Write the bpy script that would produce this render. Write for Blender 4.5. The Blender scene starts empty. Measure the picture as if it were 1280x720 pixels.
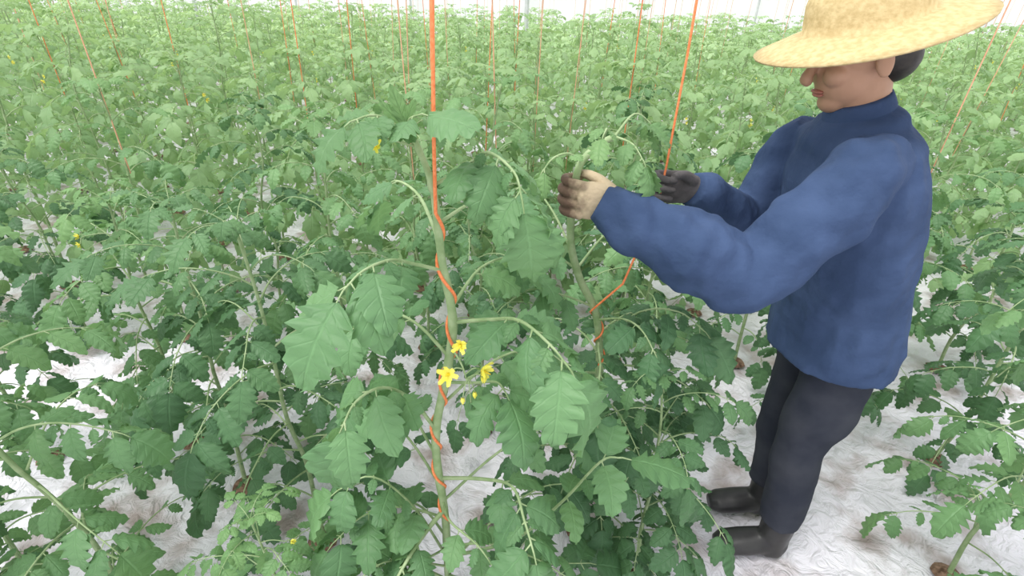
import bpy, math, random
from mathutils import Vector, Matrix, noise
V=Vector
Z=V((0,0,1))
scene=bpy.context.scene
scene.view_settings.view_transform='Standard'
scene.view_settings.exposure=0.0

# ------------------------------------------------------------------ materials
def newmat(name):
    m=bpy.data.materials.new(name); m.use_nodes=True
    nt=m.node_tree; nt.nodes.clear()
    out=nt.nodes.new('ShaderNodeOutputMaterial')
    return m,nt,out
def math_node(nt,op,a,b=None,c=None,clamp=False):
    n=nt.nodes.new('ShaderNodeMath'); n.operation=op; n.use_clamp=clamp
    for i,x in enumerate((a,b,c)):
        if x is None: continue
        if isinstance(x,(int,float)): n.inputs[i].default_value=x
        else: nt.links.new(x,n.inputs[i])
    return n.outputs[0]
def mixcol(nt,fac,a,b):
    n=nt.nodes.new('ShaderNodeMix'); n.data_type='RGBA'
    if isinstance(fac,(int,float)): n.inputs[0].default_value=fac
    else: nt.links.new(fac,n.inputs[0])
    for idx,x in ((6,a),(7,b)):
        if isinstance(x,tuple): n.inputs[idx].default_value=(*x,1)
        else: nt.links.new(x,n.inputs[idx])
    return n.outputs[2]
def leaf_mat(name,dark,light,young,trans=0.3):
    m,nt,out=newmat(name)
    uv=nt.nodes.new('ShaderNodeUVMap'); uv.uv_map='UVMap'
    sp=nt.nodes.new('ShaderNodeSeparateXYZ'); nt.links.new(uv.outputs[0],sp.inputs[0])
    rn=nt.nodes.new('ShaderNodeUVMap'); rn.uv_map='rnd'
    sr=nt.nodes.new('ShaderNodeSeparateXYZ'); nt.links.new(rn.outputs[0],sr.inputs[0])
    u=math_node(nt,'MULTIPLY',math_node(nt,'ABSOLUTE',math_node(nt,'SUBTRACT',sp.outputs[0],0.5)),2.0)
    v=sp.outputs[1]
    q=math_node(nt,'SUBTRACT',math_node(nt,'MULTIPLY',v,6.0),math_node(nt,'MULTIPLY',u,1.3))
    fr=math_node(nt,'ABSOLUTE',math_node(nt,'SUBTRACT',math_node(nt,'FRACT',math_node(nt,'ADD',q,8.0)),0.5))
    side=math_node(nt,'SUBTRACT',1.0,math_node(nt,'MULTIPLY',fr,9.0),clamp=True)
    mid=math_node(nt,'SUBTRACT',1.0,math_node(nt,'MULTIPLY',u,11.0),clamp=True)
    vein=math_node(nt,'MAXIMUM',math_node(nt,'MULTIPLY',side,0.45),mid)
    base=mixcol(nt,sr.outputs[0],dark,light)
    base=mixcol(nt,sr.outputs[1],base,young)
    tc=nt.nodes.new('ShaderNodeTexCoord')
    no=nt.nodes.new('ShaderNodeTexNoise'); no.inputs['Scale'].default_value=30; no.inputs['Detail'].default_value=3
    nt.links.new(tc.outputs['Object'],no.inputs['Vector'])
    base=mixcol(nt,math_node(nt,'MULTIPLY',no.outputs[0],0.4),base,light)
    base=mixcol(nt,math_node(nt,'MULTIPLY',vein,0.25),base,tuple(min(1,c*1.6+0.03) for c in light))
    geo=nt.nodes.new('ShaderNodeNewGeometry')
    pale=tuple(min(1,c*1.2+0.03) for c in light)
    base=mixcol(nt,math_node(nt,'MULTIPLY',geo.outputs['Backfacing'],0.5),base,pale)
    no2=nt.nodes.new('ShaderNodeTexNoise'); no2.inputs['Scale'].default_value=120
    nt.links.new(tc.outputs['Object'],no2.inputs['Vector'])
    h=math_node(nt,'SUBTRACT',math_node(nt,'MULTIPLY',no2.outputs[0],0.5),vein)
    bp=nt.nodes.new('ShaderNodeBump'); bp.inputs['Strength'].default_value=0.7; bp.inputs['Distance'].default_value=0.002
    nt.links.new(h,bp.inputs['Height'])
    pb=nt.nodes.new('ShaderNodeBsdfPrincipled'); pb.inputs['Roughness'].default_value=0.5
    pb.inputs['Specular IOR Level'].default_value=0.4
    nt.links.new(base,pb.inputs['Base Color']); nt.links.new(bp.outputs[0],pb.inputs['Normal'])
    tr=nt.nodes.new('ShaderNodeBsdfTranslucent')
    tcol=mixcol(nt,0.5,base,(light[0]*1.8,light[1]*1.6,light[2]*0.8))
    nt.links.new(tcol,tr.inputs[0])
    mx=nt.nodes.new('ShaderNodeMixShader'); mx.inputs[0].default_value=trans
    nt.links.new(pb.outputs[0],mx.inputs[1]); nt.links.new(tr.outputs[0],mx.inputs[2])
    nt.links.new(mx.outputs[0],out.inputs[0])
    return m
def simple_mat(name,col,col2=None,scale=20,rough=0.6,bump=0.0,bdist=0.003,detail=4,spec=0.4,bscale=None):
    m,nt,out=newmat(name)
    tc=nt.nodes.new('ShaderNodeTexCoord')
    no=nt.nodes.new('ShaderNodeTexNoise'); no.inputs['Scale'].default_value=scale; no.inputs['Detail'].default_value=detail
    nt.links.new(tc.outputs['Object'],no.inputs['Vector'])
    rp=nt.nodes.new('ShaderNodeValToRGB'); rp.color_ramp.elements[0].position=0.35; rp.color_ramp.elements[1].position=0.65
    rp.color_ramp.elements[0].color=(*col,1); rp.color_ramp.elements[1].color=(*(col2 or col),1)
    nt.links.new(no.outputs[0],rp.inputs[0])
    pb=nt.nodes.new('ShaderNodeBsdfPrincipled'); pb.inputs['Roughness'].default_value=rough
    pb.inputs['Specular IOR Level'].default_value=spec
    nt.links.new(rp.outputs[0],pb.inputs['Base Color'])
    if bump:
        nb=nt.nodes.new('ShaderNodeTexNoise'); nb.inputs['Scale'].default_value=bscale or scale; nb.inputs['Detail'].default_value=5
        nt.links.new(tc.outputs['Object'],nb.inputs['Vector'])
        bp=nt.nodes.new('ShaderNodeBump'); bp.inputs['Strength'].default_value=bump; bp.inputs['Distance'].default_value=bdist
        nt.links.new(nb.outputs[0],bp.inputs['Height']); nt.links.new(bp.outputs[0],pb.inputs['Normal'])
    nt.links.new(pb.outputs[0],out.inputs[0])
    return m
LEAF=leaf_mat('tomato_leaf',(0.072,0.175,0.075),(0.172,0.335,0.155),(0.28,0.46,0.16))
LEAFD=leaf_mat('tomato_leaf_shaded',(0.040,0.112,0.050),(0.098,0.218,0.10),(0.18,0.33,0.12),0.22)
LEAFB=leaf_mat('tomato_leaf_field_haze',(0.135,0.27,0.12),(0.27,0.43,0.22),(0.43,0.60,0.27),0.35)  # yellower, lighter green for field plants, with some distance haze put into the colour
LEAFC=leaf_mat('tomato_leaf_far_haze',(0.23,0.39,0.19),(0.40,0.58,0.33),(0.54,0.70,0.39),0.35)  # palest leaves for the far blocks: haze painted in as lighter base colours
STEM=simple_mat('tomato_stem',(0.23,0.34,0.15),(0.36,0.46,0.25),40,0.6,0.3,0.001,bscale=300)
TWINE=simple_mat('orange_twine',(0.80,0.20,0.06),(0.95,0.30,0.12),200,0.5,0.5,0.0008,bscale=600)
TWINEP=simple_mat('faded_twine',(0.74,0.36,0.22),(0.82,0.47,0.30),60,0.6)
SOIL=simple_mat('soil',(0.10,0.055,0.035),(0.32,0.20,0.14),60,0.95,1.0,0.01)
PETAL=simple_mat('flower_yellow',(0.88,0.80,0.08),(0.93,0.88,0.18),60,0.5)
ANTHER=simple_mat('flower_cone',(0.88,0.66,0.04),(0.9,0.72,0.06),60,0.5)
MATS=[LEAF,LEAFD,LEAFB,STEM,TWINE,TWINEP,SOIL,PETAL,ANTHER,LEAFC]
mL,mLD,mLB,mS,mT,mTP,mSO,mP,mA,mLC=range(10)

# ------------------------------------------------------------------ mesh builder
class MB:
    def __init__(s): s.v=[];s.f=[];s.uv=[];s.rn=[];s.m=[]
    def grid(s,rows,mat,uvs=None,rnd=(0.5,0.0),close=False):
        b=len(s.v); n=len(rows[0])
        for r in rows: s.v.extend(r)
        for i in range(len(rows)-1):
            for j in range(n if close else n-1):
                k=(j+1)%n
                s.f.append((b+i*n+j,b+i*n+k,b+(i+1)*n+k,b+(i+1)*n+j)); s.m.append(mat)
                if uvs: s.uv.extend([uvs[i][j],uvs[i][k],uvs[i+1][k],uvs[i+1][j]])
                else: s.uv.extend([(0.2,0.2)]*4)
                s.rn.extend([rnd]*4)
        return b
    def fan(s,idx,c,mat):
        ci=len(s.v); s.v.append(c); n=len(idx)
        for j in range(n):
            s.f.append((idx[j],idx[(j+1)%n],ci)); s.m.append(mat); s.uv.extend([(0.2,0.2)]*3); s.rn.extend([(0.5,0)]*3)
    def mesh(s,name,mats=None,smooth=True):
        me=bpy.data.meshes.new(name)
        me.from_pydata([tuple(p) for p in s.v],[],s.f)
        for m in (mats or MATS): me.materials.append(m)
        me.polygons.foreach_set('material_index',s.m)
        me.polygons.foreach_set('use_smooth',[smooth]*len(s.f))
        u=me.uv_layers.new(name='UVMap'); u.data.foreach_set('uv',[c for p in s.uv for c in p])
        u=me.uv_layers.new(name='rnd'); u.data.foreach_set('uv',[c for p in s.rn for c in p])
        me.update(); return me
def obj(name,me,parent=None,loc=(0,0,0)):
    o=bpy.data.objects.new(name,me); scene.collection.objects.link(o); o.location=loc
    if parent: o.parent=parent
    return o
def empty(name,loc=(0,0,0)):
    o=bpy.data.objects.new(name,None); scene.collection.objects.link(o); o.location=loc; o.empty_display_size=0.1; return o

def smooth_path(pts,per=5):
    P=[V(p) for p in pts]
    if len(P)<3: 
        return [P[0].lerp(P[1],i/per) for i in range(per+1)]
    Q=[P[0]*2-P[1]]+P+[P[-1]*2-P[-2]]
    out=[]
    for i in range(1,len(Q)-2):
        a,b,c,d=Q[i-1],Q[i],Q[i+1],Q[i+2]
        for k in range(per):
            t=k/per
            out.append(0.5*((2*b)+(c-a)*t+(2*a-5*b+4*c-d)*t*t+(3*b-a-3*c+d)*t**3))
    out.append(P[-1]); return out
def tube(mb,path,r0,r1,mat,seg=6,rf=None,caps=False):
    n=len(path); rows=[]; side=None
    for i,p in enumerate(path):
        t=(path[min(i+1,n-1)]-path[max(i-1,0)]).normalized()
        if side is None:
            side=t.orthogonal().normalized()
        side=(side-t*side.dot(t)).normalized(); o=t.cross(side)
        r=rf(i/(n-1)) if rf else r0+(r1-r0)*i/(n-1)
        rows.append([p+(side*math.cos(a)+o*math.sin(a))*r for a in [2*math.pi*k/seg for k in range(seg)]])
    b=mb.grid(rows,mat,close=True)
    if caps:
        mb.fan([b+k for k in range(seg)][::-1],path[0],mat)
        mb.fan([b+(n-1)*seg+k for k in range(seg)],path[-1],mat)
def prof(t): return max(0.0,math.sin(math.pi*min(1,t)**0.66))**0.85
def leaflet(mb,o,d,n,L,W,droop,mat,rng,teeth=5,cols=2,young=0.0):
    d=d.normalized(); n=(n-d*n.dot(d))
    if n.length<1e-3: n=d.orthogonal()
    n.normalize(); s=d.cross(n).normalized()
    step=0.90/teeth; ts=[(0.0,0.10,0.0)]
    dp=rng.uniform(.74,.90); dl=rng.uniform(0,.24) if teeth>3 else 0
    for i in range(teeth):
        t=0.05+i*step
        dd_=dp-(dl if i in(1,2) else 0)+(.06 if i>=3 else 0)
        ts.append((t,prof(t)*(dd_ if i else 0.8),0.0))
        if cols>1: ts.append((t+step*0.25,prof(t+step*0.25)*(dd_*.35+.65),step*0.22))
        ts.append((t+step*0.5,prof(t+step*0.5)*(1.0+rng.uniform(-.07,.07)),step*0.36))
    ts.append((0.965,0.13,0.0)); ts.append((1.0,0.0,0.0))
    rows=[];uvs=[];p=V(o);pt=0
    fold=rng.uniform(0.05,0.42); curl=rng.uniform(0.1,0.6); tw=rng.uniform(-.5,.5); cs=rng.uniform(-.35,.35)
    ph=rng.uniform(0,6)
    for (t,w,sh) in ts:
        a=droop*((t+pt)/2); 
        dd=d*math.cos(a)-n*math.sin(a)+s*cs*t; dd.normalize()
        p=p+dd*((t-pt)*L); pt=t
        a=droop*t
        dn=d*math.cos(a)-n*math.sin(a); nn=n*math.cos(a)+d*math.sin(a)
        ss=s*math.cos(tw*t)+nn*math.sin(tw*t); nn2=nn*math.cos(tw*t)-s*math.sin(tw*t)
        row=[];uvr=[]
        for j in range(-cols,cols+1):
            q=j/cols; aq=abs(q); ww=w*W
            h=fold*aq*ww-curl*q*q*ww+0.13*W*aq*math.sin(t*teeth*6.28+ph+q)
            row.append(p+ss*(q*ww)+dn*(sh*L*aq**1.6)+nn2*h)
            uvr.append((0.5+0.5*q,t))
        rows.append(row);uvs.append(uvr)
    mb.grid(rows,mat,uvs,(rng.random(),young))
def compound(mb,pts,size,mat,rng,pairs=3,hi=True,r=0.0034,young=0.0,start=0.38,wide=0.34,term=1.15,droop=None):
    path=smooth_path(pts,5 if hi else 3); n=len(path)
    ln=[0]
    for i in range(1,n): ln.append(ln[-1]+(path[i]-path[i-1]).length)
    tot=ln[-1]
    def at(t):
        x=t*tot
        for i in range(1,n):
            if ln[i]>=x-1e-9:
                k=(x-ln[i-1])/max(1e-9,ln[i]-ln[i-1]); 
                return path[i-1].lerp(path[i],k),(path[i]-path[i-1]).normalized()
        return path[-1],(path[-1]-path[-2]).normalized()
    tube(mb,path,r,r*0.4,mS,6 if hi else 4)
    te=5 if hi else 3; co=2 if hi else 1
    def put(p,dirn,L,w):
        pl=L*0.14
        q=p+dirn*pl-Z*pl*0.15
        tube(mb,[p,q],r*0.45,r*0.3,mS,5 if hi else 3)
        nrm=Z+V((rng.uniform(-.45,.45),rng.uniform(-.55,.15),0))
        dr=(rng.uniform(0.3,1.3) if droop is None else droop*rng.uniform(.7,1.25))
        leaflet(mb,q,dirn,nrm,L,L*w,dr,mat,rng,te,co,min(1,young+max(0,rng.uniform(-.25,.18))))
    p,t=at(1.0); put(p,(t-Z*0.25).normalized(),size*term,wide*1.08)
    for k in range(pairs):
        f=start+(0.93-start)*(k/(max(1,pairs-1)) if pairs>1 else 0.6)
        f=min(.94,f)
        for sg in (-1,1):
            p,t=at(min(1,f+rng.uniform(-.02,.02)))
            sd=t.cross(Z); 
            if sd.length<.1: sd=V((1,0,0))
            sd.normalize()
            dr=(t*rng.uniform(.35,.7)+sd*sg*.9-Z*rng.uniform(.05,.45)).normalized()
            put(p,dr,size*rng.uniform(.75,1.0)*(0.88+0.12*k/max(1,pairs-1)),wide*rng.uniform(.9,1.12))
        if k<pairs-1 and (hi or rng.random()<.4):
            f2=f+(0.93-start)/(pairs-1)*0.5
            for sg in (-1,1):
                p,t=at(f2); sd=t.cross(Z)
                if sd.length<.1: sd=V((1,0,0))
                sd.normalize()
                put(p,(t*.3+sd*sg-Z*.2).normalized(),size*rng.uniform(.25,.45),.33)
def flower(mb,c,ax,s,rng):
    ax=ax.normalized(); a=ax.orthogonal().normalized(); b=ax.cross(a)
    for k in range(6):
        an=k*math.pi/3+rng.uniform(-.15,.15); e=a*math.cos(an)+b*math.sin(an)
        leaflet(mb,c,(e*0.9+ax*0.35).normalized(),ax,s,s*0.22,-0.9+rng.uniform(-.3,.8),mP,rng,2,2)
        leaflet(mb,c-ax*.002,(e*math.cos(.5)+a*.3-ax*0.1).normalized(),ax,s*.6,s*0.08,0.6,mL,rng,2,1,.4)
    tube(mb,[c,c+ax*s*.35,c+ax*s*.7],s*.14,s*.04,mA,8,caps=True)
def truss(mb,pts,flowers,rng,s=0.02):
    pth=smooth_path(pts,5); tube(mb,pth,.0022,.0014,mS,6)
    for (c,ax) in flowers:
        c=V(c); p=min(pth,key=lambda q:(q-c).length)
        m=(p+c)/2+Z*.008
        tube(mb,smooth_path([p,m,c-V(ax).normalized()*.003],4),.0013,.0012,mS,5)
        flower(mb,c,V(ax),s*rng.uniform(.85,1.1),rng)
def bud(mb,p,c,rng,s=.012):
    p=V(p);c=V(c)
    tube(mb,smooth_path([p,(p+c)/2+Z*.006,c],4),.0011,.001,mS,5)
    tube(mb,[c,c-Z*s*.4,c-Z*s],0,0,mL if rng.random()<.6 else mP,6,rf=lambda t:s*.28*math.sin(math.pi*(.15+.85*t))+.0003)
def rand_leaf_pts(base,az,L,el,sag,rng):
    h=V((math.cos(az),math.sin(az),0)); pts=[base]; p=V(base); e=el; n=4
    for i in range(n):
        p=p+(h*math.cos(e)+Z*math.sin(e))*(L/n); pts.append(V(p)); e-=sag/n
        h=(Matrix.Rotation(rng.uniform(-.15,.15),3,'Z')@h)
    return pts
def soil(mb,c,r,rng):
    rows=[]
    for rr,h in ((1.0,0.001),(.8,.010),(.45,.016),(.15,.018)):
        rows.append([V(c)+V((math.cos(a)*r*rr*rng.uniform(.9,1.1),math.sin(a)*r*rr*rng.uniform(.9,1.1),h)) for a in [k*math.pi/7 for k in range(14)]])
    b=mb.grid(rows,mSO,close=True); mb.fan([b+42+k for k in range(14)],V(c)+V((0,0,.02)),mSO)
def plant(mb,o,h,rng,mat,nleaf=15,hi=True,size=.085,LL=.27,string=True,flo=1,young=.1,zmin=.12):
    o=V(o); wob=[o]
    k=6
    for i in range(1,k+1):
        wob.append(o+V((rng.uniform(-.02,.02),rng.uniform(-.02,.02),h*i/k)))
    path=smooth_path(wob,3); tube(mb,path,.008,.0035,mS,7 if hi else 4)
    az=rng.uniform(0,6.28)
    for i in range(nleaf):
        f=zmin+(1-zmin)*(i+.5)/nleaf; az+=2.4+rng.uniform(-.4,.4)
        p=path[min(len(path)-1,int(f*(len(path)-1)))]
        p=V((p.x,p.y,o.z+f*h))
        top=max(0,(f-.7)/.3); sc=1-.35*top
        pts=rand_leaf_pts(p,az,LL*sc*rng.uniform(.75,1.15),.35+.6*top+rng.uniform(-.1,.2),1.2+.3*rng.random(),rng)
        compound(mb,pts,size*sc*rng.uniform(.85,1.1),mat,rng,3 if rng.random()<.7 else 2,hi,.003*sc,young+top*.4)
    tp=path[-1]
    for i in range(4):
        az+=1.7
        compound(mb,rand_leaf_pts(tp,az,.09,1.0,.8,rng),size*.45,mat,rng,2,hi,.0016,young+.4)
    if string:
        a=path[-3]; tube(mb,[a+V((.006,-.006,-.2)),a+V((.005,-.005,0)),V((a.x,a.y,2.4))],.0024,.0024,mTP if rng.random()<.75 else mT,4)
    for i in range(flo):
        f=rng.uniform(.6,.92); p=V((path[-3].x,path[-3].y,o.z+f*h)); a=rng.uniform(3.4,6.0); e=V((math.cos(a),math.sin(a),.1))
        q=p+e*.09
        truss(mb,[p,p+e*.04+Z*.01,q],[(q+e*.015,e+V((0,0,-.2))),(q+V((.02,-.01,-.02)),e-Z*.5)],rng,.015)
    soil(mb,V((o.x,o.y,0)),.05,rng)

# ------------------------------------------------------------------ foreground tomato plant
rng=random.Random(11)
def LN(p):   # the whole foreground plant leans a touch
    return V((p[0]-.034*(p[2]-1.167),p[1],p[2]))
def LP(ps): return [LN(p) for p in ps]
mb=MB()
stem=LP([(-.170,.755,0),(-.168,.752,.2),(-.164,.75,.334),(-.155,.75,.554),(-.160,.75,.71),(-.155,.75,.83),(-.128,.75,.956),(-.107,.75,1.068),(-.106,.75,1.134),(-.115,.75,1.21),(-.118,.75,1.31),(-.123,.75,1.355),(-.140,.75,1.405),(-.150,.742,1.43)])
sp=smooth_path(stem,6)
def srf(t):
    return .0090-.0050*max(0,(t-.5)/.5)+.0005*math.sin(t*70)
tube(mb,sp,0,0,mS,12,rf=srf)
for z in (.57,.69,.935,1.09,1.18,1.345):
    p=min(sp,key=lambda q:abs(q.z-z))
    k=.0055 if z<1.15 else .0040
    tube(mb,[p-Z*.016,p-Z*.006,p+Z*.006,p+Z*.016],0,0,mS,10,rf=lambda t:k+.0035*math.sin(math.pi*t))
def spz(z):
    return min(sp,key=lambda q:abs(q.z-z))
def C(pts,size,**k):
    z=pts[0][2]; p=LP(pts); p[0]=spz(z)
    k.setdefault('wide',.36)
    compound(mb,p,size*1.2,k.pop('mat',mL),rng,**k)
C([(-.108,.75,1.09),(-.041,.735,1.111),(.013,.68,1.148),(.061,.64,1.131),(.092,.62,1.10)],.112,r=.0042,start=.45,droop=1.0,wide=.34)
C([(-.12,.75,1.34),(-.069,.73,1.376),(-.033,.70,1.409),(.005,.66,1.395),(.016,.64,1.364)],.082,r=.0034,start=.42,droop=1.2,young=.1)
C([(-.12,.75,1.19),(-.154,.73,1.216),(-.185,.70,1.238),(-.217,.66,1.239),(-.236,.62,1.228)],.098,r=.0035,start=.42,droop=1.2)
C([(-.155,.75,.84),(-.187,.72,.935),(-.223,.68,.999),(-.26,.64,1.0),(-.29,.62,.946)],.10,r=.004,start=.45,droop=1.1)
C([(-.156,.75,.69),(-.067,.73,.713),(0,.68,.754),(.024,.62,.735),(.042,.58,.696)],.102,r=.0045,start=.5,droop=.9)
C([(-.166,.75,.40),(0,.76,.465),(.107,.75,.62),(.184,.75,.755),(.225,.74,.78)],.10,r=.0045,start=.45,droop=.8)
C([(-.14,.75,1.40),(-.159,.74,1.429),(-.183,.71,1.451),(-.208,.68,1.448)],.062,r=.003,start=.4,young=.15)
C([(-.14,.75,1.405),(-.142,.73,1.441),(-.119,.71,1.455)],.068,r=.0028,pairs=1,start=.5,young=.05,droop=.4)
C([(-.155,.75,.57),(-.192,.70,.569),(-.227,.64,.548),(-.26,.60,.50)],.085,r=.006,start=.45)
C([(-.13,.75,.95),(-.075,.74,.965),(-.028,.70,1.003),(-.011,.67,1.008)],.092,r=.0035,pairs=2,start=.5,droop=1.2,wide=.32)
C([(-.165,.75,.32),(-.12,.70,.36),(-.05,.64,.42),(.02,.59,.43)],.088,r=.004,start=.4)
C([(-.165,.75,.30),(-.24,.74,.38),(-.31,.70,.44),(-.37,.68,.44)],.09,r=.004,start=.4)
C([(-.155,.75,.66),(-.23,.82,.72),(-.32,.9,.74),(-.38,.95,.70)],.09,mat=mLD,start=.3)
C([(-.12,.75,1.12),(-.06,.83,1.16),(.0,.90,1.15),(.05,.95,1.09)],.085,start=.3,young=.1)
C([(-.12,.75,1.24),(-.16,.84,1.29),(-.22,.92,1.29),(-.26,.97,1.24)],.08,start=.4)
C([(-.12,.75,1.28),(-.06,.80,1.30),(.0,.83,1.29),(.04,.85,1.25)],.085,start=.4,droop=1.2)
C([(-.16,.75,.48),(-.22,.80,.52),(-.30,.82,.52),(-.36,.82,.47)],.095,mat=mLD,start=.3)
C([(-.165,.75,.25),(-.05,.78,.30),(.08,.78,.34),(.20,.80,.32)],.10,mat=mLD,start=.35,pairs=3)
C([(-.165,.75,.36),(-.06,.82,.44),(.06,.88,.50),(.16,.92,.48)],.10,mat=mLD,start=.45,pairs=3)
C([(-.165,.75,.42),(-.22,.74,.60),(-.29,.72,.72),(-.36,.70,.70)],.10,start=.45,droop=1.1)
C([(-.16,.75,.60),(-.13,.68,.64),(-.07,.63,.64),(-.03,.60,.60)],.075,start=.5,pairs=2)
C([(-.155,.75,.76),(-.22,.79,.85),(-.29,.80,.88),(-.34,.80,.84)],.095,start=.35)
C([(-.14,.75,.90),(-.04,.80,.97),(.05,.82,.99),(.11,.82,.95)],.095,start=.5)
C([(-.115,.75,1.02),(-.18,.78,1.07),(-.25,.80,1.08),(-.31,.80,1.03)],.09,start=.4)
C([(-.16,.75,.54),(-.25,.74,.60),(-.32,.70,.62),(-.38,.66,.58)],.10,start=.35)
C([(-.16,.75,.44),(-.22,.66,.50),(-.27,.58,.50),(-.30,.52,.45)],.09,start=.4)
C([(-.16,.75,.46),(-.06,.70,.54),(.04,.66,.56),(.12,.64,.52)],.10,start=.4)
C([(-.16,.75,.62),(-.03,.80,.72),(.08,.82,.78),(.16,.84,.74)],.10,start=.55,pairs=2)
C([(-.165,.75,.36),(-.22,.70,.46),(-.28,.66,.52),(-.34,.62,.50)],.10,start=.35)
C([(-.165,.75,.34),(-.10,.68,.42),(-.04,.62,.48),(.0,.57,.48)],.095,start=.4)
tip=sp[-1]
for d,L in ((V((-.25,-.1,1)),.06),(V((.25,-.3,.8)),.045),(V((-.7,-.2,.6)),.05),(V((.5,.3,.6)),.04)):
    leaflet(mb,tip,d,V((0,-1,.4)),L,L*.2,.3,mL,rng,4,2,.5)
truss(mb,LP([(-.112,.745,1.04),(-.095,.70,1.06),(-.082,.675,1.055),(-.075,.665,1.035)]),
      [(LN((-.082,.665,1.106)),(.1,-1,.5)),(LN((-.105,.665,1.046)),(-.2,-1,.5)),(LN((-.050,.67,1.054)),(.9,-.3,-.3))],rng,.023)
for c in ((-.070,.665,.985),(-.063,.67,1.005),(-.045,.665,1.045),(-.083,.66,1.0)):
    bud(mb,LN((-.073,.665,1.04)),LN(c),rng,.016)
truss(mb,LP([(-.14,.75,1.40),(-.17,.71,1.42),(-.175,.67,1.425)]),[(LN((-.172,.655,1.424)),(.1,-1,.4))],rng,.012)
soil(mb,(-.13,.755,0),.07,rng)
fp=obj('tomato_plant',mb.mesh('tomato_plant'))

def twine(name,top,path_stem,z0,z1,turns,rad,phase=0,mat=TWINE,r=.003):
    mb=MB(); pts=[]
    N=int(turns*18)
    for i in range(N+1):
        z=z1+(z0-z1)*i/N; p=min(path_stem,key=lambda q:abs(q.z-z)); p=V((p.x,p.y,z))
        a=phase+2*math.pi*turns*i/N; rd=rad*(1-.3*max(0,(z-1.05)/.25))
        pts.append(p+V((math.cos(a),math.sin(a),0))*rd)
    pth=[V(t) for t in top]+pts
    tube(mb,pth,r,r,0,7)
    o=obj(name,mb.mesh(name,[mat])); return o
sd=smooth_path(stem,40)
tx=twine('orange_twine',[(-.1215,.752,2.4),(-.1165,.742,1.8),(-.1135,.740,1.59),(-.1195,.738,1.40)],sd,.50,1.30,6.6,.0108,-1.6,r=.0029)

# ------------------------------------------------------------------ plant held by the worker
rng=random.Random(23)
mb=MB()
st2=[(.27,1.12,0),(.265,1.115,.35),(.25,1.11,.62),(.24,1.10,.767),(.215,1.10,.90),(.165,1.09,1.0),(.132,1.06,1.10),(.122,1.035,1.18),(.122,1.028,1.24),(.130,1.032,1.30),(.165,1.05,1.335),(.20,1.07,1.35)]
sp2=smooth_path(st2,6)
tube(mb,sp2,.0115,.0070,mS,10)
def C2(pts,size,**k):
    z=pts[0][2]; p=[V(q) for q in pts]; p[0]=min(sp2,key=lambda q:abs(q.z-z)); compound(mb,p,size*1.2,k.pop('mat',mL),rng,**k)
az=0.5
zz=.12
while zz<.86:
    az+=2.4; p=min(sp2,key=lambda q:abs(q.z-zz))
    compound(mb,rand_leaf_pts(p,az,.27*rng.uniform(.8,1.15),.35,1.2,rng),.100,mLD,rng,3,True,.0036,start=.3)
    zz+=.036
C2([(.21,1.1,.92),(.12,1.05,.98),(.04,1.0,1.02),(-.02,.97,.99)],.085,start=.35)
C2([(.15,1.08,1.03),(.08,1.04,1.10),(.03,1.0,1.14),(.0,.98,1.12)],.075,start=.4,droop=1.2)
C2([(.22,1.1,.88),(.27,1.03,.93),(.30,.97,.94),(.33,.93,.90)],.085,mat=mLD,start=.35)
C2([(.23,1.1,.82),(.32,1.08,.92),(.40,1.04,.95),(.46,1.0,.92)],.09,mat=mLD,start=.35)
C2([(.132,1.06,1.09),(.09,1.12,1.16),(.04,1.18,1.2),(0,1.22,1.18)],.075,start=.35)
C2([(.15,1.08,1.04),(.22,1.14,1.10),(.29,1.2,1.12),(.34,1.24,1.08)],.085,mat=mLD,start=.35)
C2([(.14,1.03,1.31),(.10,1.0,1.33),(.07,.98,1.325),(.05,.97,1.30)],.05,start=.35,young=.5,pairs=2)
C2([(.2,1.07,1.35),(.23,1.03,1.345),(.25,1.0,1.32)],.06,start=.4,young=.3,pairs=2,droop=1)
C2([(.2,1.07,1.35),(.24,1.1,1.39),(.28,1.12,1.37)],.06,start=.4,young=.3,pairs=2)
C2([(.18,1.05,1.34),(.17,1.0,1.38),(.16,.97,1.375)],.045,start=.4,young=.5,pairs=1)
soil(mb,(.27,1.12,0),.06,rng)
obj('tomato_plant',mb.mesh('tomato_plant_held'))
mbt=MB()
s2d=smooth_path(st2,40)
pts=[]
N=50
for i in range(N+1):
    z=.74+(.915-.74)*i/N; p=min(s2d,key=lambda q:abs(q.z-z)); a=-2.2+2*math.pi*2.0*i/N
    pts.append(V((p.x,p.y,z))+V((math.cos(a),math.sin(a),0))*.0128)
pts+=[V((.262,1.06,1.01)),V((.315,1.12,1.13)),V((.335,1.142,1.20)),V((.338,1.142,1.27)),V((.34,1.145,1.5)),V((.33,1.15,2.4))]
tube(mbt,pts,.0026,.0026,0,7)
obj('orange_twine',mbt.mesh('orange_twine_b',[TWINE]))

# ------------------------------------------------------------------ crop rows
crop=empty('tomato_crop_rows')
near=[];far=[]
for k in range(6):
    mb=MB(); r=random.Random(100+k)
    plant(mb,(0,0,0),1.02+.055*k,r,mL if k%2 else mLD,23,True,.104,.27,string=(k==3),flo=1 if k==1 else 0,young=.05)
    near.append(mb.mesh('crop_plant_near_%d'%k))
for k in range(6):
    mb=MB(); r=random.Random(200+k)
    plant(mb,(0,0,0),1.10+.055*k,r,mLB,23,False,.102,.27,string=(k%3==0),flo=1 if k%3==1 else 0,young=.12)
    far.append(mb.mesh('crop_plant_mid_%d'%k))
r=random.Random(5)
def place(me,x,y,rot=None,s=None):
    o=obj('crop_plant',me,crop,(x,y,0)); o.rotation_euler=(r.uniform(-.05,.05),r.uniform(-.05,.05),r.uniform(0,6.28) if rot is None else rot)
    sc=s or r.uniform(.92,1.08); o.scale=(sc,sc,sc); return o
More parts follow.
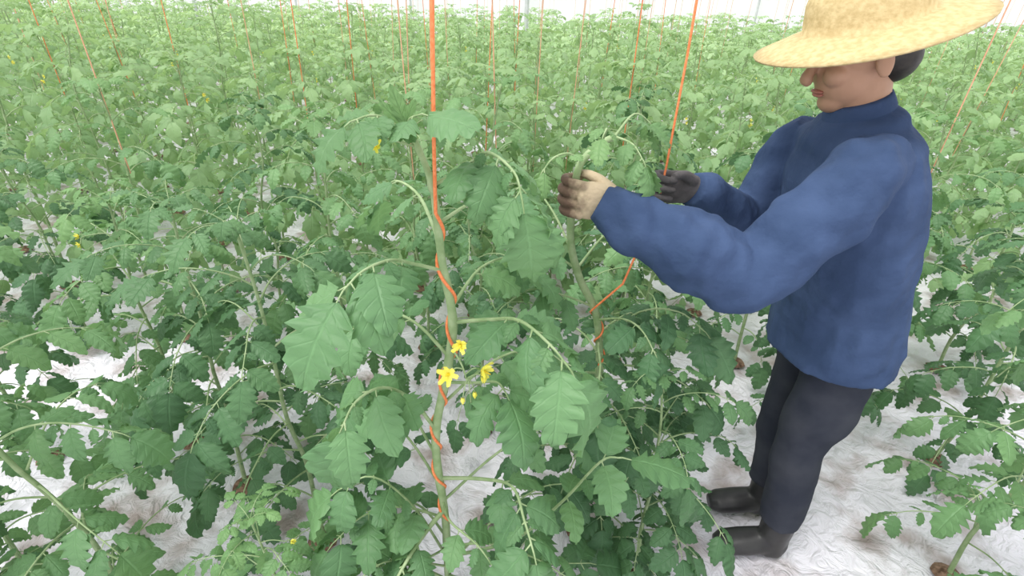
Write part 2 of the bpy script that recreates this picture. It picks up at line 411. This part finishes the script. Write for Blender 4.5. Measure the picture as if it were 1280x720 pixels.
place(near[2],-.60,1.05,s=1.0); place(near[1],.50,1.62,s=.95); place(near[0],.42,.95,rot=1,s=.80)
place(near[5],-.95,.72,s=.95); place(near[4],-.10,1.58,s=.86); place(near[5],-1.45,.9); place(near[1],-1.25,1.45)
place(near[5],-.66,1.62); place(near[1],-.47,.62,s=.62)
place(near[2],-.95,1.25); place(near[4],-1.75,1.35); place(near[0],-1.2,.6,s=.8)
place(near[3],1.45,1.0); place(near[2],1.75,1.5); place(near[0],1.6,.55,s=1); place(near[4],1.25,1.65,s=.9); place(near[1],1.25,.62,s=.75)
place(far[3],-.20,2.45,s=1.0); place(far[0],.24,2.75,s=1.0); place(far[3],.50,2.35,s=1.03)
y=2.1
while y<6.2:
    x=-7.0
    while x<7.0:
        xx=x+r.uniform(-.1,.1); yy=y+r.uniform(-.12,.12)
        if abs(xx)<yy*1.1+.6:
            place((near if yy<2.5 else far)[r.randrange(6)],xx,yy)
        x+=.54
    y+=.54
blocks=[]
for k in range(3):
    mb=MB(); q=random.Random(300+k)
    for i in range(8):
        for j in range(8):
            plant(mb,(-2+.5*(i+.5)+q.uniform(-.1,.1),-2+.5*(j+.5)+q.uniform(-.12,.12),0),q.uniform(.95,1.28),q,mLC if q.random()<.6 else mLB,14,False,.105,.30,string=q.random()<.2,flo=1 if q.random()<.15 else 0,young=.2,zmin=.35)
    blocks.append(mb.mesh('crop_block_%d'%k))
for j in range(2):
    for i in range(-4,5):
        yy=8.45+4*j; xx=i*4
        if abs(xx)<yy*1.15+5: 
            o=obj('crop_block',blocks[r.randrange(3)],crop,(xx,yy,0)); o.rotation_euler[2]=r.choice((0,math.pi))

# ------------------------------------------------------------------ ground
def box(mb,c,s,mat=0):
    x,y,z=c; a,b,h=s[0]/2,s[1]/2,s[2]/2
    rows=[[V((x-a,y-b,z+k)),V((x+a,y-b,z+k)),V((x+a,y+b,z+k)),V((x-a,y+b,z+k))] for k in(-h,h)]
    q=mb.grid(rows,mat,close=True); mb.fan([q,q+1,q+2,q+3][::-1],V((x,y,z-h)),mat); mb.fan([q+4,q+5,q+6,q+7],V((x,y,z+h)),mat)
GM,nt,out=newmat('white_mulch_film')
tc=nt.nodes.new('ShaderNodeTexCoord')
n1=nt.nodes.new('ShaderNodeTexNoise'); n1.inputs['Scale'].default_value=5; n1.inputs['Detail'].default_value=6
n2=nt.nodes.new('ShaderNodeTexNoise'); n2.inputs['Scale'].default_value=14; n2.inputs['Detail'].default_value=4; n2.inputs['Distortion'].default_value=1.5
nt.links.new(tc.outputs['Object'],n1.inputs[0]); nt.links.new(tc.outputs['Object'],n2.inputs[0])
rp=nt.nodes.new('ShaderNodeValToRGB'); e=rp.color_ramp.elements; e[0].position=.33; e[0].color=(.38,.31,.30,1); e[1].position=.51; e[1].color=(.78,.76,.83,1)
nt.links.new(n1.outputs[0],rp.inputs[0])
bp=nt.nodes.new('ShaderNodeBump'); bp.inputs['Strength'].default_value=.8; bp.inputs['Distance'].default_value=.03
nt.links.new(n2.outputs[0],bp.inputs['Height'])
pb=nt.nodes.new('ShaderNodeBsdfPrincipled'); pb.inputs['Roughness'].default_value=.4
nt.links.new(rp.outputs[0],pb.inputs['Base Color']); nt.links.new(bp.outputs[0],pb.inputs['Normal']); nt.links.new(pb.outputs[0],out.inputs[0])
mb=MB(); rows=[]
ys=[-6+.5*i for i in range(12)]+[.0+.06*i for i in range(60)]+[3.6+.5*i for i in range(26)]
xs=[-20+1*i for i in range(18)]+[-2+.06*i for i in range(67)]+[2.2+.95*i for i in range(20)]
for yv in ys:
    rows.append([V((xv,yv,-.012+.010*noise.noise(V((xv*5,yv*5,0))))) for xv in xs])
mb.grid(rows,0)
obj('ground',mb.mesh('ground',[GM]))

# ------------------------------------------------------------------ greenhouse shell
FILM=simple_mat('greenhouse_film',(.90,.92,.93),(.97,.98,.98),2,.35,.3,.02)
STEEL=simple_mat('galvanised_steel',(.55,.57,.58),(.66,.68,.70),15,.4)
def wall(name,c,s):
    mb=MB(); box(mb,c,s); obj(name,mb.mesh(name,[FILM],False))
wall('wall_back',(0,15.4,1.7),(38,.06,3.45)); wall('wall_left',(-19.0,4.7,1.7),(.06,21,3.45)); wall('wall_right',(19.0,4.7,1.7),(.06,21,3.45))
mb=MB()
for x in range(-18,19,3):
    for yv in ((10.45,15.2) if x%6==0 else (15.2,)):
        tube(mb,[V((x+.1,yv,-.02)),V((x+.1,yv,3.4))],.03,.03,0,10)
for yv in (10.45,15.2):
    tube(mb,[V((-18.9,yv,3.35)),V((18.9,yv,3.35))],.03,.03,0,8)
for k in range(-18,19): tube(mb,[V((k*.52,.3,2.4)),V((k*.52,15.2,2.4))],.002,.002,0,4)
for yv in (.5,5.9,10.45,15.2): tube(mb,[V((-18.9,yv,2.4)),V((18.9,yv,2.4))],.003,.003,0,4)
obj('greenhouse_frame',mb.mesh('greenhouse_frame',[STEEL]))

# ------------------------------------------------------------------ worker
worker=empty('farm_worker',(0,0,0))
CLOTH=simple_mat('blue_cotton',(.036,.062,.130),(.054,.088,.178),9,.85,.8,.010,bscale=20,spec=.15)
TROUS=simple_mat('dark_trousers',(.03,.035,.05),(.05,.055,.07),10,.9,.3,.004,bscale=40,spec=.15)
SKIN=simple_mat('skin',(.42,.24,.15),(.50,.29,.19),12,.5,.2,.001,bscale=200)
STRAW=simple_mat('straw',(.50,.38,.18),(.64,.51,.27),90,.8,.6,.002,bscale=180)
HAIR=simple_mat('black_hair',(.012,.010,.009),(.03,.025,.02),80,.5)
BOOT=simple_mat('rubber_boot',(.02,.02,.022),(.04,.04,.04),15,.4)
EYE=simple_mat('eye_white',(.8,.78,.75)); IRIS=simple_mat('eye_iris',(.03,.015,.01))
LIP=simple_mat('lips',(.38,.15,.11))
def glove_mat(name,a,b,x0,x1):
    m,nt,out=newmat(name)
    tc=nt.nodes.new('ShaderNodeTexCoord'); s=nt.nodes.new('ShaderNodeSeparateXYZ'); nt.links.new(tc.outputs['Object'],s.inputs[0])
    no=nt.nodes.new('ShaderNodeTexNoise'); no.inputs['Scale'].default_value=45; no.inputs['Detail'].default_value=5
    nt.links.new(tc.outputs['Object'],no.inputs[0])
    f=math_node(nt,'ADD',math_node(nt,'DIVIDE',math_node(nt,'SUBTRACT',s.outputs[0],x0),x1-x0),math_node(nt,'MULTIPLY',math_node(nt,'SUBTRACT',no.outputs[0],.5),1.8),clamp=True)
    c=mixcol(nt,f,a,b)
    nb=nt.nodes.new('ShaderNodeTexNoise'); nb.inputs['Scale'].default_value=160
    nt.links.new(tc.outputs['Object'],nb.inputs[0])
    bp=nt.nodes.new('ShaderNodeBump'); bp.inputs['Strength'].default_value=.7; bp.inputs['Distance'].default_value=.002
    nt.links.new(nb.outputs[0],bp.inputs['Height'])
    pb=nt.nodes.new('ShaderNodeBsdfPrincipled'); pb.inputs['Roughness'].default_value=.85
    nt.links.new(c,pb.inputs['Base Color']); nt.links.new(bp.outputs[0],pb.inputs['Normal']); nt.links.new(pb.outputs[0],out.inputs[0])
    return m
GLOVE=glove_mat('soiled_tan_glove',(.10,.060,.04),(.50,.40,.27),.106,.148)
GLOVE2=glove_mat('dark_glove',(.06,.055,.055),(.12,.11,.11),.3,.45)
def loft(mb,pts,rad,ref,mat=0,seg=20,per=4,wr=0,rng=None):
    P=smooth_path(pts,per); n=len(P); rows=[]
    for i,p in enumerate(P):
        f=i/per; k=min(int(f),len(rad)-2); t=f-k; t=t*t*(3-2*t)
        a=rad[k][0]*(1-t)+rad[k+1][0]*t; b=rad[k][1]*(1-t)+rad[k+1][1]*t
        tg=(P[min(i+1,n-1)]-P[max(i-1,0)]).normalized(); s=V(ref)-tg*V(ref).dot(tg); s.normalize(); o=tg.cross(s)
        row=[]
        for j in range(seg):
            an=2*math.pi*j/seg
            dirv=s*math.cos(an)+o*math.sin(an)
            w=1
            if wr:
                # soft irregular cloth folds
                q=p+dirv*a; w=1+wr*(2.2*noise.noise(V((q.x*16,q.y*16,q.z*9)))+1.3*noise.noise(V((q.x*34+5,q.y*30,q.z*22))))
            row.append(p+s*a*w*math.cos(an)+o*b*w*math.sin(an))
        rows.append(row)
    q=mb.grid(rows,mat,close=True); mb.fan([q+j for j in range(seg)][::-1],P[0],mat); mb.fan([q+(n-1)*seg+j for j in range(seg)],P[-1],mat)
def ell(mb,c,r,mat=0,M=None,seg=20,rings=12):
    rows=[]
    for i in range(1,rings):
        th=math.pi*i/rings; rows.append([V((r[0]*math.sin(th)*math.cos(a),r[1]*math.sin(th)*math.sin(a),-r[2]*math.cos(th))) for a in [2*math.pi*k/seg for k in range(seg)]])
    M=M or Matrix.Identity(3); c=V(c)
    rows=[[c+M@p for p in rr] for rr in rows]
    q=mb.grid(rows,mat,close=True); n=len(rows)
    mb.fan([q+j for j in range(seg)][::-1],c+M@V((0,0,-r[2])),mat); mb.fan([q+(n-1)*seg+j for j in range(seg)],c+M@V((0,0,r[2])),mat)
def part(name,mb,mats,vox=None,sm=4,parent=None):
    o=obj(name,mb.mesh(name,mats),parent or worker)
    if vox:
        m=o.modifiers.new('remesh','REMESH'); m.mode='VOXEL'; m.voxel_size=vox; m.use_smooth_shade=True
        if sm: s=o.modifiers.new('smooth','SMOOTH'); s.factor=.5; s.iterations=sm
    return o
mb=MB()
loft(mb,[(.868,1.15,.80),(.845,1.15,.96),(.80,1.15,1.12),(.765,1.15,1.25),(.745,1.15,1.335),(.735,1.15,1.385),(.728,1.15,1.41)],
     [(.195,.148),(.178,.132),(.185,.135),(.195,.125),(.175,.10),(.10,.08),(.065,.062)],(0,1,0),seg=40,per=7,wr=.03)
loft(mb,[(.172,.995,1.236),(.205,.985,1.222),(.26,.970,1.197),(.335,.948,1.168),(.41,.935,1.135),(.47,.93,1.115),(.53,.94,1.155),(.60,.96,1.23),(.67,.98,1.305),(.73,1.03,1.335)],
     [(.041,.043),(.050,.051),(.062,.063),(.074,.076),(.078,.078),(.076,.075),(.074,.074),(.075,.074),(.074,.072),(.06,.06)],(0,0,1),seg=40,per=10,wr=.095)
loft(mb,[(.418,1.182,1.21),(.46,1.20,1.19),(.53,1.25,1.14),(.62,1.31,1.085),(.68,1.335,1.16),(.71,1.325,1.26),(.735,1.29,1.33)],
     [(.042,.042),(.050,.050),(.058,.058),(.066,.066),(.068,.068),(.072,.070),(.06,.06)],(0,0,1),seg=32,per=8,wr=.085)
part('jacket',mb,[CLOTH],.005,2)
mb=MB()
loft(mb,[(.736,1.15,1.36),(.728,1.15,1.40),(.716,1.15,1.43)],[(.075,.072),(.070,.068),(.064,.062)],(0,1,0),seg=24)
part('collar',mb,[CLOTH],.006,2)
def hand(name,wr,f,t,p,mat):
    f=V(f).normalized(); p=V(p); p=(p-f*p.dot(f)).normalized(); t=V(t); t=(t-f*t.dot(f)-p*t.dot(p)).normalized(); wr=V(wr)
    L=lambda a,b,c: wr+f*a+t*b+p*c
    mb=MB()
    loft(mb,[L(-.05,0,0),L(-.01,0,0),L(.03,.001,.002),L(.062,.001,.001),L(.088,.0,.001)],[(.030,.024),(.030,.023),(.037,.021),(.041,.018),(.037,.012)],tuple(t),seg=20)
    ell(mb,L(.03,.022,.010),(.014,.014,.020))
    for b,s,k in ((.030,.98,0),(.010,1.06,.001),(-.011,1.0,0),(-.031,.84,-.002)):
        c=[(.078,b,0.0+k),(.078+.034*s,b*1.03,.010),(.078+.040*s,b*1.03,.010+.026*s),(.078+.022*s,b*1.02,.012+.040*s),(.078+.002*s,b,.012+.040*s)]
        loft(mb,[L(*q) for q in c],[(.0102,.0102),(.0098,.0098),(.0090,.0090),(.0084,.0084),(.0066,.0066)],tuple(t),seg=12,per=4)
        ell(mb,L(.080,b,-.003),(.0102,.0102,.0102),seg=12,rings=8)
    loft(mb,[L(.020,.022,.010),L(.044,.036,.024),L(.068,.042,.038),L(.090,.040,.052)],[(.015,.015),(.0125,.0125),(.0108,.0105),(.008,.0075)],tuple(f.cross(p)),seg=12)
    return part(name,mb,[mat],.0022,2)
hand('gloved_hand_left',(.214,.988,1.232),(-1,.06,.08),(.05,0,1),(0,1,0),GLOVE)
hand('gloved_hand_right',(.432,1.185,1.205),(-1,-.12,.10),(0,0,1),(0,-1,0),GLOVE2)
mb=MB()
loft(mb,[(.865,1.15,.93),(.868,1.15,.86),(.870,1.15,.80),(.870,1.15,.76)],[(.13,.085),(.152,.105),(.150,.108),(.12,.095)],(0,1,0),seg=24)
for yy,dx in ((1.07,0.0),(1.23,.03)):
    loft(mb,[(.870,yy+.0,.84),(.862+dx,yy,.65),(.85+dx,yy,.47),(.872+dx,yy,.30),(.885+dx,yy,.16)],[(.074,.095),(.076,.088),(.064,.070),(.062,.066),(.058,.060)],(0,1,0),seg=24,per=7,wr=.05)
part('trousers',mb,[TROUS],.008,3)
mb=MB()
for yy,dx in ((1.07,0.0),(1.23,.03)):
    loft(mb,[(.882+dx,yy,.28),(.888+dx,yy,.16),(.89+dx,yy,.06),(.885+dx,yy,.012)],[(.056,.060),(.048,.052),(.042,.05),(.044,.055)],(0,1,0),seg=18)
    loft(mb,[(.93+dx,yy,.045),(.87+dx,yy,.05),(.80+dx,yy,.042),(.74+dx,yy,.034),(.705+dx,yy,.03)],[(.036,.04),(.042,.046),(.047,.040),(.046,.032),(.028,.022)],(0,1,0),seg=18)
part('boots',mb,[BOOT],.006,3)
hc=V((.688,1.15,1.515)); HR=Matrix.Rotation(math.radians(-18),3,'Y')
def H(a,b,c): return hc+HR@V((-a,b,c))
mb=MB()
ell(mb,H(-.012,0,.025),(.096,.076,.092),0,HR); ell(mb,H(.022,0,-.035),(.062,.058,.070),0,HR)
ell(mb,H(.050,0,-.082),(.030,.032,.024),0,HR)
loft(mb,[H(.078,0,.018),H(.090,0,-.002),H(.104,0,-.022),H(.098,0,-.034)],[(.008,.008),(.010,.010),(.016,.012),(.012,.008)],(0,1,0),seg=12)
for sg in(-1,1):
    ell(mb,H(-.005,sg*.078,-.010),(.018,.008,.032),0,HR,12,8)
    ell(mb,H(.062,sg*.034,-.022),(.024,.022,.022),0,HR)
    ell(mb,H(.074,sg*.030,.028),(.016,.026,.008),0,HR,12,8)
loft(mb,[(.738,1.15,1.37),(.725,1.15,1.42),(.705,1.15,1.47)],[(.055,.056),(.052,.054),(.055,.06)],(0,1,0),seg=20)
part('head',mb,[SKIN],.004,4)
mb=MB()
for sg in(-1,1):
    ell(mb,H(.076,sg*.031,.010),(.011,.014,.008),0,HR,12,8); ell(mb,H(.0855,sg*.031,.009),(.003,.006,.006),1,HR,10,6)
    ell(mb,H(.086,sg*.031,.030),(.005,.018,.003),2,HR,12,6)
ell(mb,H(.082,0,-.053),(.008,.022,.004),3,HR,12,6); ell(mb,H(.081,0,-.060),(.008,.018,.005),3,HR,12,6)
part('face_features',mb,[EYE,IRIS,HAIR,LIP])
mb=MB(); ell(mb,H(-.028,0,.030),(.092,.082,.090),0,HR); ell(mb,H(-.055,0,-.02),(.055,.070,.055),0,HR); part('hair',mb,[HAIR],.006,3)
mb=MB(); rows=[]
for rr,h in ((.20,.030),(.17,.038),(.135,.048),(.108,.054),(.104,.075),(.099,.105),(.088,.128),(.06,.138),(.02,.140)):
    rows.append([H(-.01+rr*1.02*math.cos(a),rr*.95*math.sin(a),h+.006*math.sin(2*a+1)*rr/.2) for a in [2*math.pi*k/40 for k in range(40)]])
q=mb.grid(rows,0,close=True); mb.fan([q+8*40+j for j in range(40)],H(-.01,0,.141),0)
o=part('straw_hat',mb,[STRAW]); s=o.modifiers.new('thick','SOLIDIFY'); s.thickness=.004

# ------------------------------------------------------------------ light
w=bpy.data.worlds.new('sky'); scene.world=w; w.use_nodes=True
bg=w.node_tree.nodes['Background']; bg.inputs[0].default_value=(.97,.97,1.0,1); bg.inputs[1].default_value=1.35
L=bpy.data.lights.new('sun','SUN'); L.energy=3.1; L.angle=math.radians(32); L.color=(1,.98,.93)
lo=bpy.data.objects.new('sun',L); scene.collection.objects.link(lo); lo.rotation_euler=(math.radians(12),math.radians(-24),0)

# ------------------------------------------------------------------ camera
cam=bpy.data.cameras.new('camera'); co=bpy.data.objects.new('camera',cam); scene.collection.objects.link(co)
cam.sensor_width=36; cam.lens=18.0; cam.clip_start=.02
co.location=(0,0,1.6)
co.rotation_euler=(Matrix.Rotation(math.radians(60),3,'X')@Matrix.Rotation(math.radians(2.0),3,'Z')).to_euler()
scene.camera=co
